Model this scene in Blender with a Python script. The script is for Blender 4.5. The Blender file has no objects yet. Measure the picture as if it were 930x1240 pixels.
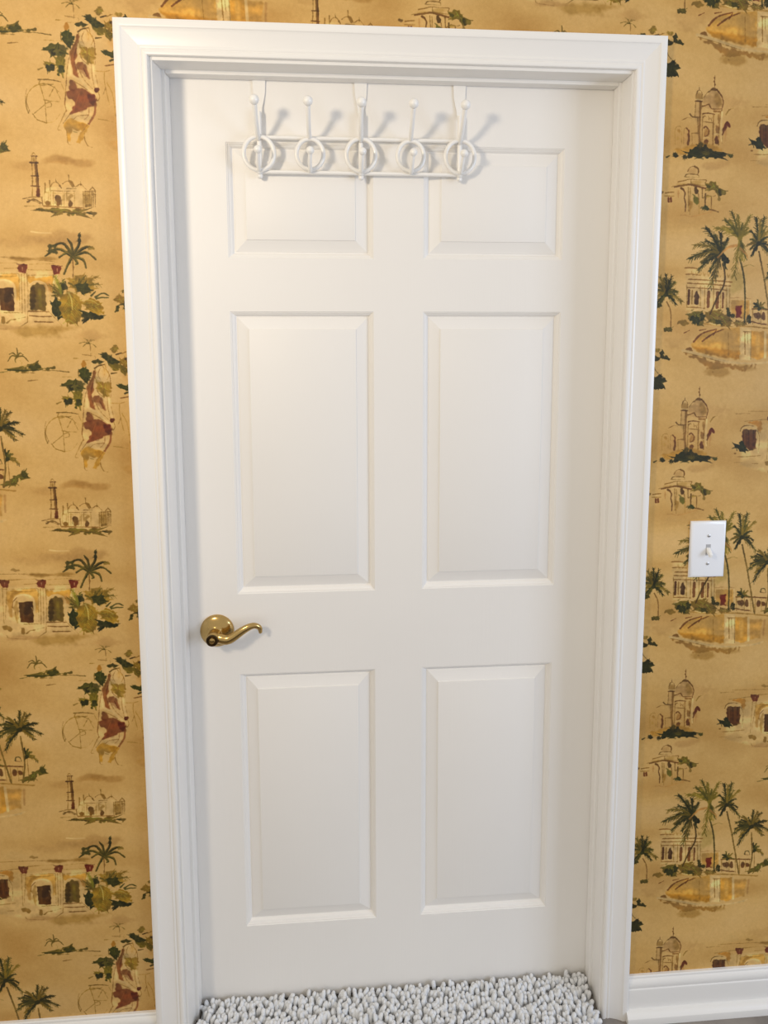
import bpy, bmesh, math, random
import numpy as np
from mathutils import Vector, Matrix

# ------------------------------------------------------------------ camera
CAM = np.array([-.0389, -1.229, 1.6224])
FPX, PITCH, YAW, ROLL = 759.6, .1012, .0713, .0038
CX, CY = 465 + 47.63, 620 - 188.84          # principal point in the 930x1240 frame
_cy, _sy, _cp, _sp = math.cos(YAW), math.sin(YAW), math.cos(PITCH), math.sin(PITCH)
_r = np.array([_cy, -_sy, 0]); FWD = np.array([_sy*_cp, _cy*_cp, -_sp]); _u = np.cross(_r, FWD)
RGT = math.cos(ROLL)*_r + math.sin(ROLL)*_u
UPV = -math.sin(ROLL)*_r + math.cos(ROLL)*_u

scene = bpy.context.scene
col = scene.collection
cd = bpy.data.cameras.new('camera'); cam = bpy.data.objects.new('camera', cd); col.objects.link(cam)
cd.sensor_fit = 'VERTICAL'; cd.sensor_height = 36.0; cd.sensor_width = 27.0
cd.lens = FPX/1240*36.0
cd.shift_x = -(CX-465)/1240; cd.shift_y = (CY-620)/1240
cd.clip_start = .02
M = Matrix.Identity(4)
for i in range(3):
    M[i][0], M[i][1], M[i][2], M[i][3] = RGT[i], UPV[i], -FWD[i], CAM[i]
cam.matrix_world = M
scene.camera = cam

def px(u, v, y=0.):
    """photo pixel -> point on the plane at depth y (planes parallel to the wall)"""
    d = FWD + (u-CX)/FPX*RGT - (v-CY)/FPX*UPV
    return CAM + (y-CAM[1])/d[1]*d

# ------------------------------------------------------------------ light
w = bpy.data.worlds.new('World'); scene.world = w; w.use_nodes = True
bg = w.node_tree.nodes['Background']
bg.inputs['Color'].default_value = (1.0, .96, .905, 1); bg.inputs['Strength'].default_value = .56
def area(name, loc, target, size, power, color):
    l = bpy.data.lights.new(name, 'AREA'); l.shape = 'RECTANGLE'; l.size, l.size_y = size
    l.energy = power; l.color = color
    o = bpy.data.objects.new(name, l); col.objects.link(o); o.location = loc
    o.rotation_euler = (Vector(target)-Vector(loc)).to_track_quat('-Z', 'Y').to_euler()
    return o
pl_ = bpy.data.lights.new('lamp_light', 'POINT'); pl_.energy = 38; pl_.color = (1.0, .84, .62); pl_.shadow_soft_size = .11
po = bpy.data.objects.new('lamp_light', pl_); col.objects.link(po); po.location = (-1.0, -1.22, 2.06)
area('window_light', (2.6, -1.6, 1.5), (0, 0, 1.1), (1.0, 1.3), 30, (.60, .74, 1.0))
scene.view_settings.view_transform = 'Standard'
scene.view_settings.look = 'None'
scene.view_settings.exposure = 0.24
scene.view_settings.gamma = 1.0
scene.view_settings.use_curve_mapping = False

# ------------------------------------------------------------------ helpers
def new_obj(name, bm_or_me, mat=None, parent=None, smooth=False, autosmooth=None):
    if isinstance(bm_or_me, bmesh.types.BMesh):
        me = bpy.data.meshes.new(name); bm_or_me.normal_update(); bm_or_me.to_mesh(me); bm_or_me.free()
    else:
        me = bm_or_me
    if mat is not None and len(me.materials) == 0: me.materials.append(mat)
    if smooth:
        for p in me.polygons: p.use_smooth = True
    if autosmooth is not None:
        me.set_sharp_from_angle(angle=math.radians(autosmooth))
    o = bpy.data.objects.new(name, me); col.objects.link(o)
    if parent is not None:
        o.parent = parent; o.matrix_parent_inverse = parent.matrix_basis.inverted()
    return o
def empty(name, loc):
    o = bpy.data.objects.new(name, None); col.objects.link(o); o.location = loc; o.empty_display_size = .05
    return o
def tag(o, label=None, cat=None, group=None, kind=None):
    for k, v in (('label', label), ('category', cat), ('group', group), ('kind', kind)):
        if v: o[k] = v
    return o
def box(bm, x0, x1, y0, y1, z0, z1):
    vs = [bm.verts.new((x, y, z)) for x in (x0, x1) for y in (y0, y1) for z in (z0, z1)]
    for f in ((0,1,3,2), (4,6,7,5), (0,4,5,1), (2,3,7,6), (0,2,6,4), (1,5,7,3)):
        bm.faces.new([vs[i] for i in f])
    return vs
def bevel_all(bm, w, seg=2):
    bmesh.ops.recalc_face_normals(bm, faces=bm.faces)
    bmesh.ops.bevel(bm, geom=list(bm.edges), offset=w, segments=seg, profile=.5, affect='EDGES')
def catmull(pts, n=8):
    P = [np.array(p, float) for p in pts]
    if len(P) < 3: return P
    P = [2*P[0]-P[1]] + P + [2*P[-1]-P[-2]]
    out = []
    for i in range(1, len(P)-2):
        for k in range(n):
            t = k/n
            out.append(.5*((2*P[i]) + (P[i+1]-P[i-1])*t + (2*P[i-1]-5*P[i]+4*P[i+1]-P[i+2])*t*t + (3*P[i]-P[i-1]-3*P[i+1]+P[i+2])*t**3))
    out.append(P[-2]); return out
def tube(bm, pts, radii, seg=12, closed=False, flat=None, cap=True):
    """sweep a circle (or an ellipse: flat=(a,b,up)) along pts"""
    pts = [Vector(p) for p in pts]; n = len(pts)
    if not hasattr(radii, '__len__'): radii = [radii]*n
    rings = []; prev = None
    for i, p in enumerate(pts):
        t = (pts[(i+1) % n]-pts[i-1]) if closed else (pts[min(i+1, n-1)]-pts[max(i-1, 0)])
        t.normalize()
        ref = Vector((0, 1, 0)) if prev is None else prev
        a = ref - t*ref.dot(t)
        if a.length < 1e-4:
            ref = Vector((1, 0, 0)); a = ref - t*ref.dot(t)
        a.normalize(); b = t.cross(a); prev = a
        ra, rb = (radii[i], radii[i]) if flat is None else (radii[i]*flat[0], radii[i]*flat[1])
        rings.append([bm.verts.new(p + a*math.cos(2*math.pi*k/seg)*ra + b*math.sin(2*math.pi*k/seg)*rb) for k in range(seg)])
    m = n if closed else n-1
    for i in range(m):
        A, B = rings[i], rings[(i+1) % n]
        for k in range(seg):
            bm.faces.new((A[k], A[(k+1) % seg], B[(k+1) % seg], B[k]))
    if not closed and cap:
        bm.faces.new(rings[0][::-1]); bm.faces.new(rings[-1])
    return rings
def ball(bm, c, r, u=16, v=10):
    bmesh.ops.create_uvsphere(bm, u_segments=u, v_segments=v, radius=r, matrix=Matrix.Translation(c))
def lathe(bm, prof, axis_o, seg=40):
    """profile (radius, depth toward -y) revolved about the y axis through axis_o"""
    ox, oy, oz = axis_o; rings = []
    for r, d in prof:
        if r < 1e-6: rings.append([bm.verts.new((ox, oy-d, oz))])
        else: rings.append([bm.verts.new((ox+r*math.cos(2*math.pi*k/seg), oy-d, oz+r*math.sin(2*math.pi*k/seg))) for k in range(seg)])
    for A, B in zip(rings, rings[1:]):
        for k in range(seg):
            a0, a1 = A[k % len(A)], A[(k+1) % len(A)]; b0, b1 = B[k % len(B)], B[(k+1) % len(B)]
            vs = []
            for q in (a0, a1, b1, b0):
                if q not in vs: vs.append(q)
            if len(vs) > 2: bm.faces.new(vs)
    bmesh.ops.recalc_face_normals(bm, faces=bm.faces)

# ------------------------------------------------------------------ materials
def mat(name, color, rough=.5, metal=0., spec=.5, noise=None, bump=None, coat=0.):
    """noise=(scale, amount) mottles the colour; bump=(scale xyz, strength, distance)"""
    m = bpy.data.materials.new(name); m.use_nodes = True
    nt = m.node_tree; b = nt.nodes['Principled BSDF']
    b.inputs['Base Color'].default_value = (*color, 1); b.inputs['Roughness'].default_value = rough
    b.inputs['Metallic'].default_value = metal; b.inputs['Specular IOR Level'].default_value = spec
    if coat: b.inputs['Coat Weight'].default_value = coat
    tc = nt.nodes.new('ShaderNodeTexCoord')
    if noise:
        n = nt.nodes.new('ShaderNodeTexNoise'); n.inputs['Scale'].default_value = noise[0]; n.inputs['Detail'].default_value = 4
        nt.links.new(tc.outputs['Object'], n.inputs['Vector'])
        r = nt.nodes.new('ShaderNodeValToRGB'); r.color_ramp.elements[0].position = .3; r.color_ramp.elements[1].position = .7
        k = noise[1]
        r.color_ramp.elements[0].color = (*[c*(1-k) for c in color], 1); r.color_ramp.elements[1].color = (*[min(1, c*(1+k)) for c in color], 1)
        nt.links.new(n.outputs['Fac'], r.inputs['Fac']); nt.links.new(r.outputs['Color'], b.inputs['Base Color'])
    if bump:
        mp = nt.nodes.new('ShaderNodeMapping'); mp.inputs['Scale'].default_value = bump[0]
        nt.links.new(tc.outputs['Object'], mp.inputs['Vector'])
        n2 = nt.nodes.new('ShaderNodeTexNoise'); n2.inputs['Scale'].default_value = 1; n2.inputs['Detail'].default_value = 5
        nt.links.new(mp.outputs['Vector'], n2.inputs['Vector'])
        bp = nt.nodes.new('ShaderNodeBump'); bp.inputs['Strength'].default_value = bump[1]; bp.inputs['Distance'].default_value = bump[2]
        nt.links.new(n2.outputs['Fac'], bp.inputs['Height']); nt.links.new(bp.outputs['Normal'], b.inputs['Normal'])
    return m
DOOR = mat('door_paint', (.84, .815, .775), .48, bump=((220, 220, 9), .25, .0006), noise=(3, .012))
TRIM = mat('trim_paint', (.835, .815, .78), .32, bump=((30, 30, 3), .12, .0006), noise=(5, .01))
BASEB = mat('baseboard_paint', (.80, .785, .75), .3, noise=(6, .01))
WIRE = mat('white_coated_wire', (.88, .86, .82), .28, coat=.3)
BRASS = mat('polished_brass', (.52, .35, .13), .2, metal=1., noise=(60, .06))
BRASSD = mat('aged_brass', (.10, .065, .03), .35, metal=1.)
DARK = mat('dark_hole', (.01, .008, .006), .6)
PLATE = mat('switch_plastic', (.86, .87, .89), .25)
TOGGLE = mat('toggle_plastic', (.86, .84, .79), .25)
SCREW = mat('screw_paint', (.62, .61, .60), .35, metal=.3)
PILE = mat('chenille_grey', (.74, .75, .76), .9, spec=.15, noise=(55, .04), bump=((900, 900, 900), .4, .001))
BACK = mat('rug_backing', (.55, .55, .55), .95)
WOOD = mat('floor_plank_vinyl', (.24, .215, .19), .45, noise=(14, .25), bump=((6, 90, 40), .3, .001))
GAP = mat('floor_gap', (.05, .045, .04), .8)

# ------------------------------------------------------------------ wallpaper print, painted stroke by stroke
RES = .0005                     # metres per print pixel
TW, TH = 2060, 1226             # two strips (515 mm each) by one vertical repeat (613 mm), half drop
rng = np.random.default_rng(7)
def pnoise(cx, cy, seed):
    r = np.random.default_rng(seed).standard_normal((TH, TW))
    fy = np.fft.fftfreq(TH)[:, None]; fx = np.fft.rfftfreq(TW)[None, :]
    g = np.exp(-2*(math.pi**2)*((fx*cx)**2+(fy*cy)**2))
    n = np.fft.irfft2(np.fft.rfft2(r)*g, s=(TH, TW)); return (n/n.std()).astype(np.float32)
NBIG = pnoise(90, 38, 1); NMID = pnoise(22, 12, 2); NSM = pnoise(4, 4, 3); NFINE = pnoise(1.3, 1.3, 4)
PAPER = np.array([229, 190, 122.])/255
CAN = np.ones((TH, TW, 3), np.float32)*PAPER
# soft watered tint of the paper ground
t = np.clip(NBIG*.62+NMID*.10, -1.6, 1.6)[..., None]
CAN += np.where(t > 0, t*np.array([.016, .022, .036]), t*np.array([.052, .062, .066]))
def comp(x0, y0, A, color, vary=0.):
    h, w_ = A.shape; c = np.array(color)/255.
    if color[1] >= color[0]*.93 and color[2] < 70: c = c*np.array([1.16, .97, .78])
    elif color[0] < 185 and color[0] > color[2]: c = c*np.array([1.0, 1.05, .76])
    for dx, dy in ((0, 0), (1030, 613)):
        ix = (np.arange(x0, x0+w_)+dx) % TW; iy = (np.arange(y0, y0+h)+dy) % TH
        g = np.ix_(iy, ix); a = A[..., None]
        cc = c
        if vary:
            gx = np.ix_(np.arange(y0, y0+h) % TH, np.arange(x0, x0+w_) % TW)
            cc = c*(1+vary*np.clip(NMID[gx]*.9+NSM[gx]*.25, -1.8, 1.8)[..., None])
        CAN[g] = CAN[g]*(1-a) + np.clip(cc, 0, 1)*a
def segdist(X, Y, P, W=None):
    D = np.full(X.shape, 1e9, np.float32)
    for i in range(len(P)-1):
        ax, ay = P[i]; bx, by = P[i+1]; vx, vy = bx-ax, by-ay; L = vx*vx+vy*vy+1e-9
        s = np.clip(((X-ax)*vx+(Y-ay)*vy)/L, 0, 1)
        d = np.hypot(X-ax-s*vx, Y-ay-s*vy)
        if W is not None: d = d-(W[i]+(W[i+1]-W[i])*s)
        D = np.minimum(D, d)
    return D
def patch(P, pad):
    x0, y0 = np.floor(P.min(0)-pad).astype(int); x1, y1 = np.ceil(P.max(0)+pad).astype(int)
    X, Y = np.meshgrid(np.arange(x0, x1+1, dtype=np.float32), np.arange(y0, y1+1, dtype=np.float32))
    g = np.ix_(np.arange(y0, y1+1) % TH, np.arange(x0, x1+1) % TW)
    return x0, y0, X, Y, g
class Frame:
    """drawing frame: photo window (x0,y0) at magnification s, carried onto the wall plane"""
    def __init__(s, x0, y0, k): s.x0, s.y0, s.k = x0, y0, k
    def __call__(s, pts):
        out = []
        for x, y in pts:
            p = px(s.x0+x/s.k, s.y0+y/s.k, 0.); out.append((p[0]/RES, p[2]/RES))
        return np.array(out)
    def line(s, pts, w=1.3, color=(128, 90, 48), a=.75, taper=.6, soft=1.3, vary=.1):
        draw(s(pts), w, color, a, taper, soft, vary)
    def fill(s, pts, color, a=.85, soft=1.6, wob=1.6, vary=.14, rnd=True):
        P = s(pts)
        green = color[1] >= color[0]*.93 and color[2] < 70
        if green: rnd = False; wob = max(wob, 3.2)
        if rnd: P = np.array(catmull(list(P)+[P[0]], 5))
        else: P = np.vstack([P, P[:1]])
        x0, y0, X, Y, g = patch(P, 4+soft*2)
        D = segdist(X, Y, P); ins = np.zeros(X.shape, bool)
        for i in range(len(P)-1):
            ax, ay = P[i]; bx, by = P[i+1]
            if ay == by: continue
            c = ((ay > Y) != (by > Y)) & (X < (bx-ax)*(Y-ay)/(by-ay)+ax); ins ^= c
        D = np.where(ins, -D, D) + wob*np.clip(NSM[g], -2, 2)
        comp(x0, y0, np.clip(.5-D/(2*soft), 0, 1)*a*(1+.10*np.clip(NMID[g], -1.5, .9)), color, vary)
        if green and len(pts) > 4:
            C0 = P[:-1].mean(0); step = 2 if len(pts) > 8 else 1
            for i in range(0, len(P)-1, step):
                v = P[i]-C0; ln = np.hypot(*v)
                if ln*RES < .004: continue
                sd = np.array([-v[1], v[0]])*rng.uniform(-.25, .25)
                draw(np.array([C0+v*.45, C0+v*.85+sd*.4, C0+v*1.16+sd]), min(ln*RES*1000*.5, 7), color, a, .12, 1.2, vary, n=3)
                draw(np.array([C0+v*.2-sd, C0+v*.8+sd*.3]), min(ln*RES*1000*.16, 2), tuple(min(255, q*1.45+12) for q in color), .55, .3, 1.4, 0, smooth=False)
    def dot(s, x, y, rx, ry, color, a=.85, **k):
        s.fill([(x+rx*math.cos(t), y+ry*math.sin(t)) for t in np.arange(0, 6.2, .8)], color, a, **k)
    def wash(s, x, y, rx, ry, color, a=.5):
        C = s([(x, y)])[0]; q = s([(x+rx, y), (x, y+ry)]); RX = abs(q[0][0]-C[0])+1; RY = abs(q[1][1]-C[1])+1
        x0, y0, X, Y, g = patch(np.array([C-[RX*1.5, RY*1.5], C+[RX*1.5, RY*1.5]]), 2)
        r = np.sqrt(((X-C[0])/RX)**2+((Y-C[1])/RY)**2)+.22*np.clip(NMID[g], -2, 2)+.06*NSM[g]
        comp(x0, y0, np.clip((1.15-r)*1.6, 0, 1)**1.3*a*.9, color, .05)
    def palm(s, c, ends, colr=((40, 50, 22), (74, 84, 32), (112, 112, 48)), lw=1.5, dens=7, sag=.16, leaf=.30):
        lw *= 1.35; dens = int(dens*1.35); leaf *= 1.08
        C = s([c])[0]
        srt = sorted(ends, key=lambda e: math.atan2(e[1]-c[1], e[0]-c[0])); extra = []
        for e0, e1 in zip(srt, srt[1:]+srt[:1]):      # younger fronds between the main ones
            a0, a1 = math.atan2(e0[1]-c[1], e0[0]-c[0]), math.atan2(e1[1]-c[1], e1[0]-c[0])
            g_ = (a1-a0) % (2*math.pi)
            if .3 < g_ < 1.3:
                r_ = .5*(math.dist(e0, c)+math.dist(e1, c))*rng.uniform(.62, .85); am = a0+g_*rng.uniform(.4, .6)
                extra.append((c[0]+r_*math.cos(am), c[1]+r_*math.sin(am)))
        ends = extra+list(ends)
        for i, e in enumerate(ends):
            E_ = s([e])[0]; v = E_-C; L = np.hypot(*v)
            ctl = (C+E_)/2 + np.array([0, abs(v[0])*sag*1.6+L*.04])
            B = [(1-t)**2*C+2*t*(1-t)*ctl+t*t*E_ for t in np.linspace(0, 1, 9)]
            col_ = colr[(i*7) % len(colr)]
            for t in np.linspace(.18, .97, dens):
                p = (1-t)**2*C+2*t*(1-t)*ctl+t*t*E_; tg = 2*(1-t)*(ctl-C)+2*t*(E_-ctl); tg /= np.hypot(*tg)+1e-9
                for sd in (-1, 1):
                    an = sd*(.42+.28*rng.random()); l = L*leaf*(1.05-.55*t)*(.7+.5*rng.random())
                    d = np.array([tg[0]*math.cos(an)-tg[1]*math.sin(an), tg[0]*math.sin(an)+tg[1]*math.cos(an)])
                    q = p+d*l+np.array([0, -.18*l])
                    cc = colr[int(rng.integers(len(colr)))] if rng.random() < .5 else col_
                    draw(np.array([p, (p+q)/2+np.array([0, .05*l]), q]), lw*.9, cc, .8, .35, 1.1, .1, n=3)
            draw(np.array(B), lw*1.9, col_, .9, .35, 1.1, .1, smooth=False)
        draw(np.array([C-[1, 1], C+[1, 1]]), lw*3.2, colr[0], .9, 1, 1.5, .1, smooth=False)
def draw(P, w, color, a, taper, soft, vary, smooth=True, n=6):
    """w in millimetres"""
    if smooth and len(P) > 2: P = np.array(catmull(list(P), n))
    x0, y0, X, Y, g = patch(P, w/RES/1000+4)
    W = np.linspace(1, taper, len(P))*w*.001/RES/2
    D = segdist(X, Y, P, W) + .35*np.clip(NFINE[g], -2, 2)+.4*np.clip(NSM[g], -2, 2)
    comp(x0, y0, np.clip(.5-D/(2*soft), 0, 1)*a, color, vary)
DG, MG, OL = (44, 54, 24), (84, 92, 36), (138, 130, 52)
BR, DB, MA, OC, CR, TN = (132, 94, 52), (84, 50, 26), (122, 58, 38), (202, 150, 52), (238, 206, 146), (186, 140, 80)

def paint_lady():
    L = Frame(50, 405, 7.2909)
    L.line([(430, 85), (436, 195)], 1.3, BR, .55)
    for e in ((335, 80), (372, 34), (398, 45), (470, 52), (482, 112), (368, 108), (440, 50)): L.line([(420, 82), ((420+e[0])/2, (82+e[1])/2-12), e], 1.3, (118, 96, 42), .75)
    L.line([(360, 178), (420, 186), (472, 194), (476, 216)], 1.1, BR, .6); L.line([(380, 230), (480, 226)], 1, BR, .45); L.line([(448, 235), (446, 340)], 1, CR, .6)
    L.line([(285, 213), (330, 212)], 1.8, (140, 105, 45), .8); L.dot(316, 238, 9, 5, (140, 105, 45), .6)
    L.line([(-5, 310), (60, 322), (110, 318), (243, 333)], 1.4, (96, 90, 40), .7)
    L.line([(185, 376), (300, 380), (440, 384)], 1.1, (170, 128, 66), .6)
    L.wash(640, 390, 150, 90, CR, .3)
    # body ground
    L.fill([(470, 310), (540, 285), (590, 330), (612, 420), (612, 560), (648, 720), (650, 840), (612, 960), (545, 1050), (500, 1100), (370, 1060), (356, 900), (366, 780), (372, 600), (400, 480), (440, 380)], CR, .34, soft=4)
    L.dot(370, 262, 20, 32, (150, 100, 44), .85)
    L.line([(328, 318), (326, 345), (331, 374)], 2, (96, 92, 40), .8)
    L.fill([(340, 312), (385, 298), (436, 345), (432, 388), (402, 432), (372, 402), (350, 370)], (54, 68, 26), .95)
    L.fill([(186, 437), (250, 405), (300, 398), (392, 424), (384, 472), (350, 512), (330, 500), (284, 512), (236, 500), (228, 455)], (66, 78, 28), .92)
    L.fill([(248, 472), (292, 452), (288, 500), (255, 512)], (34, 40, 18), .95)
    L.fill([(280, 500), (352, 498), (362, 560), (352, 600), (342, 662), (300, 642), (285, 590)], (96, 102, 34), .9)
    L.fill([(300, 560), (350, 590), (345, 660), (302, 640)], DG, .85)
    L.fill([(190, 545), (240, 540), (280, 572), (270, 612), (225, 628), (203, 600)], (110, 108, 40), .75)
    L.dot(238, 596, 35, 28, (38, 46, 20), .95); L.line([(215, 620), (213, 645)], 1.3, DG, .7)
    L.line([(138, 612), (176, 596)], 2.4, (150, 116, 52), .7); L.line([(330, 395), (395, 440), (408, 470)], 1.4, CR, .9)
    # right foliage
    L.fill([(525, 168), (575, 162), (622, 190), (662, 232), (690, 252), (640, 272), (590, 268), (566, 230), (536, 195)], (46, 58, 24), .95)
    L.fill([(448, 240), (500, 224), (545, 246), (500, 260), (460, 250)], (56, 64, 24), .9)
    L.fill([(600, 272), (700, 258), (742, 290), (768, 320), (742, 352), (712, 312), (660, 322), (610, 295)], (92, 96, 36), .92)
    L.fill([(690, 220), (735, 200), (775, 240), (780, 300), (740, 290), (700, 258)], (120, 112, 44), .8)
    L.dot(650, 130, 32, 23, (116, 112, 48), .8); L.dot(812, 150, 34, 18, (120, 112, 48), .6)
    L.line([(660, 178), (704, 166)], 3, (70, 50, 24), .9); L.line([(712, 170), (760, 150)], 2, (130, 90, 40), .7); L.dot(748, 215, 16, 14, (70, 48, 24), .85)
    L.line([(470, 300), (505, 278), (556, 266)], 3, (88, 62, 26), .85); L.line([(560, 262), (575, 320), (598, 360), (580, 400)], 1.6, (176, 120, 48), .7); L.line([(540, 270), (560, 330), (550, 380)], 1.4, (176, 120, 48), .6)
    L.line([(618, 346), (668, 340)], 3, (78, 58, 24), .9)
    L.fill([(668, 457), (706, 440), (778, 462), (790, 492), (742, 492), (702, 476)], (48, 62, 24), .95); L.line([(738, 520), (790, 504)], 3.4, DG, .85)
    L.line([(698, 563), (775, 550)], 2.6, (120, 74, 36), .8); L.line([(600, 606), (690, 610), (756, 590)], 1.6, (168, 120, 58), .6)
    # sari
    L.fill([(462, 325), (482, 350), (462, 420), (466, 480), (448, 560), (480, 668), (440, 652), (410, 560), (394, 500), (408, 440), (440, 390)], (140, 74, 44), .85, soft=2.4)
    L.line([(466, 330), (446, 400), (415, 480)], 1.4, (120, 70, 36), .7)
    L.fill([(480, 398), (530, 420), (570, 432), (614, 428), (612, 500), (604, 562), (560, 552), (510, 512), (478, 470)], (140, 132, 50), .78, soft=2.4)
    L.fill([(500, 470), (560, 480), (590, 560), (540, 540)], (112, 106, 40), .5, soft=3)
    L.dot(508, 396, 24, 26, CR, .8); L.line([(500, 330), (480, 370), (492, 400)], 2, CR, .7)
    L.line([(474, 400), (468, 470), (510, 540), (585, 590)], 3.6, CR, .85, .8, 2)
    L.line([(395, 500), (400, 590), (420, 650), (500, 690), (560, 760), (612, 800)], 5, CR, .8, .8, 2.4)
    L.fill([(440, 560), (490, 540), (532, 572), (572, 662), (560, 676), (506, 630), (470, 600)], (128, 66, 42), .8, soft=2.4)
    L.fill([(500, 600), (540, 640), (520, 650), (480, 600)], CR, .5, soft=2.5)
    L.line([(596, 560), (600, 640), (625, 735)], 4.6, CR, .85, .7, 2); L.line([(582, 560), (588, 650), (606, 740)], 1.2, (150, 100, 50), .7); L.line([(616, 640), (640, 740)], 1.1, (150, 100, 50), .6)
    L.dot(628, 756, 25, 18, (96, 46, 30), .95); L.line([(640, 775), (650, 820), (628, 845), (618, 815)], 1.5, (150, 104, 52), .75)
    L.fill([(404, 690), (440, 698), (464, 742), (440, 766), (398, 762)], (116, 56, 34), .85, soft=2)
    L.fill([(374, 782), (420, 764), (500, 748), (560, 778), (616, 808), (612, 872), (560, 902), (480, 942), (398, 958), (440, 886), (430, 846), (378, 824)], (128, 62, 42), .9, soft=2)
    L.fill([(548, 800), (616, 808), (612, 872), (560, 864)], (94, 34, 26), .8, soft=2.4)
    L.line([(480, 790), (455, 860), (425, 935)], 1.6, (170, 100, 68), .6); L.line([(530, 780), (520, 850), (490, 915)], 2, (150, 82, 54), .6)
    L.fill([(400, 965), (540, 920), (592, 938), (545, 1012), (440, 1004)], CR, .6, soft=3)
    L.line([(614, 870), (606, 950), (560, 1030)], 4.6, (138, 70, 44), .8, .7, 2); L.line([(560, 900), (556, 960), (520, 1000)], 2, (150, 90, 56), .5)
    L.line([(370, 780), (358, 870), (372, 940)], 2.4, (140, 88, 48), .7); L.line([(368, 930), (330, 1010), (300, 1080), (330, 1090)], 1.4, (150, 108, 54), .7); L.line([(400, 960), (340, 1040)], 1.6, BR, .6)
    L.fill([(336, 1052), (400, 985), (460, 1012), (530, 1022), (562, 1050), (532, 1102), (482, 1192), (455, 1182), (490, 1092), (420, 1072), (404, 1184), (380, 1172), (370, 1092)], (204, 154, 54), .92, soft=2, rnd=False)
    L.fill([(480, 1030), (540, 1030), (520, 1080), (480, 1080)], (170, 116, 40), .6, soft=2.4)
    L.line([(372, 1090), (384, 1188), (410, 1202)], 1.4, (150, 104, 44), .75); L.line([(522, 1108), (525, 1158), (550, 1204), (586, 1216)], 1.2, (150, 104, 44), .8); L.line([(430, 1096), (460, 1104)], 1.2, (170, 140, 90), .7)
    for q in (((474, 312), (452, 385), (404, 480), (380, 590), (372, 690)), ((545, 290), (592, 335), (612, 430), (614, 560)), ((486, 470), (505, 520), (560, 560)), ((470, 590), (520, 680), (600, 760)),
              ((372, 690), (364, 790), (360, 900)), ((440, 700), (500, 730), (590, 790)), ((540, 420), (545, 470), (580, 500)), ((520, 300), (500, 350), (520, 400)), ((430, 1000), (470, 970), (560, 960)), ((600, 950), (545, 1040), (500, 1100))):
        L.line(q, 1.3, (140, 92, 48), .7)
    L.line([(455, 430), (440, 520), (455, 600)], 2, (100, 46, 30), .6); L.line([(425, 470), (420, 550), (440, 620)], 1.6, (176, 106, 70), .6); L.line([(515, 590), (545, 650)], 2, (96, 44, 28), .6)
    L.wash(560, 330, 40, 45, (224, 170, 92), .5); L.wash(760, 385, 60, 40, (222, 176, 104), .5)
    # bicycle
    arc = [(185+152*math.cos(t), 880+156*math.sin(t)) for t in np.linspace(2.6, 5.6, 13)]
    L.line(arc, 1.9, (150, 112, 50), .8, .7); L.line([(90, 968), (130, 1012), (205, 1036)], 2.2, (150, 110, 46), .85); L.line([(205, 1036), (270, 1020), (318, 960)], 1.2, (168, 126, 62), .6)
    L.line([(40, 770), (30, 850), (66, 950)], 1.4, BR, .6)
    for q in (((180, 852), (240, 860), (312, 862)), ((192, 856), (198, 940), (206, 1032)), ((200, 880), (238, 868), (246, 900), (208, 912)), ((150, 730), (186, 850)), ((272, 742), (230, 822)), ((272, 742), (322, 842)), ((92, 972), (188, 892)), ((150, 700), (150, 736), (260, 726))): L.line(q, 1.4, (150, 112, 52), .72)
    L.line([(136, 692), (230, 690), (322, 704)], 2.4, (120, 88, 38), .85); L.line([(330, 720), (366, 800)], 1, (178, 136, 74), .6)
    L.line([(690, 618), (692, 700), (732, 874)], 1.6, (158, 116, 54), .7); L.line([(712, 700), (758, 790), (786, 968)], 1.6, (164, 122, 58), .7); L.line([(640, 990), (720, 1000), (806, 1022)], 1.2, (166, 124, 60), .65); L.line([(700, 740), (680, 790)], 1.4, BR, .5)
    L.wash(790, 1180, 80, 40, (214, 164, 84), .4)
    # trailing twig further right
    R = Frame(740, 230, 4.895)
    R.fill([(288, 965), (306, 950), (320, 985), (342, 1004), (300, 1001)], (46, 54, 24), .95); R.dot(264, 1000, 16, 14, (48, 54, 26), .9)
    R.line([(255, 1052), (262, 1070), (278, 1088)], 1.4, (70, 56, 26), .8)
    R.fill([(246, 1108), (288, 1098), (324, 1130), (300, 1146), (320, 1170), (282, 1182), (250, 1176)], (38, 46, 22), .95)
    R.dot(262, 1150, 30, 30, (38, 46, 22), .9)

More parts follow.
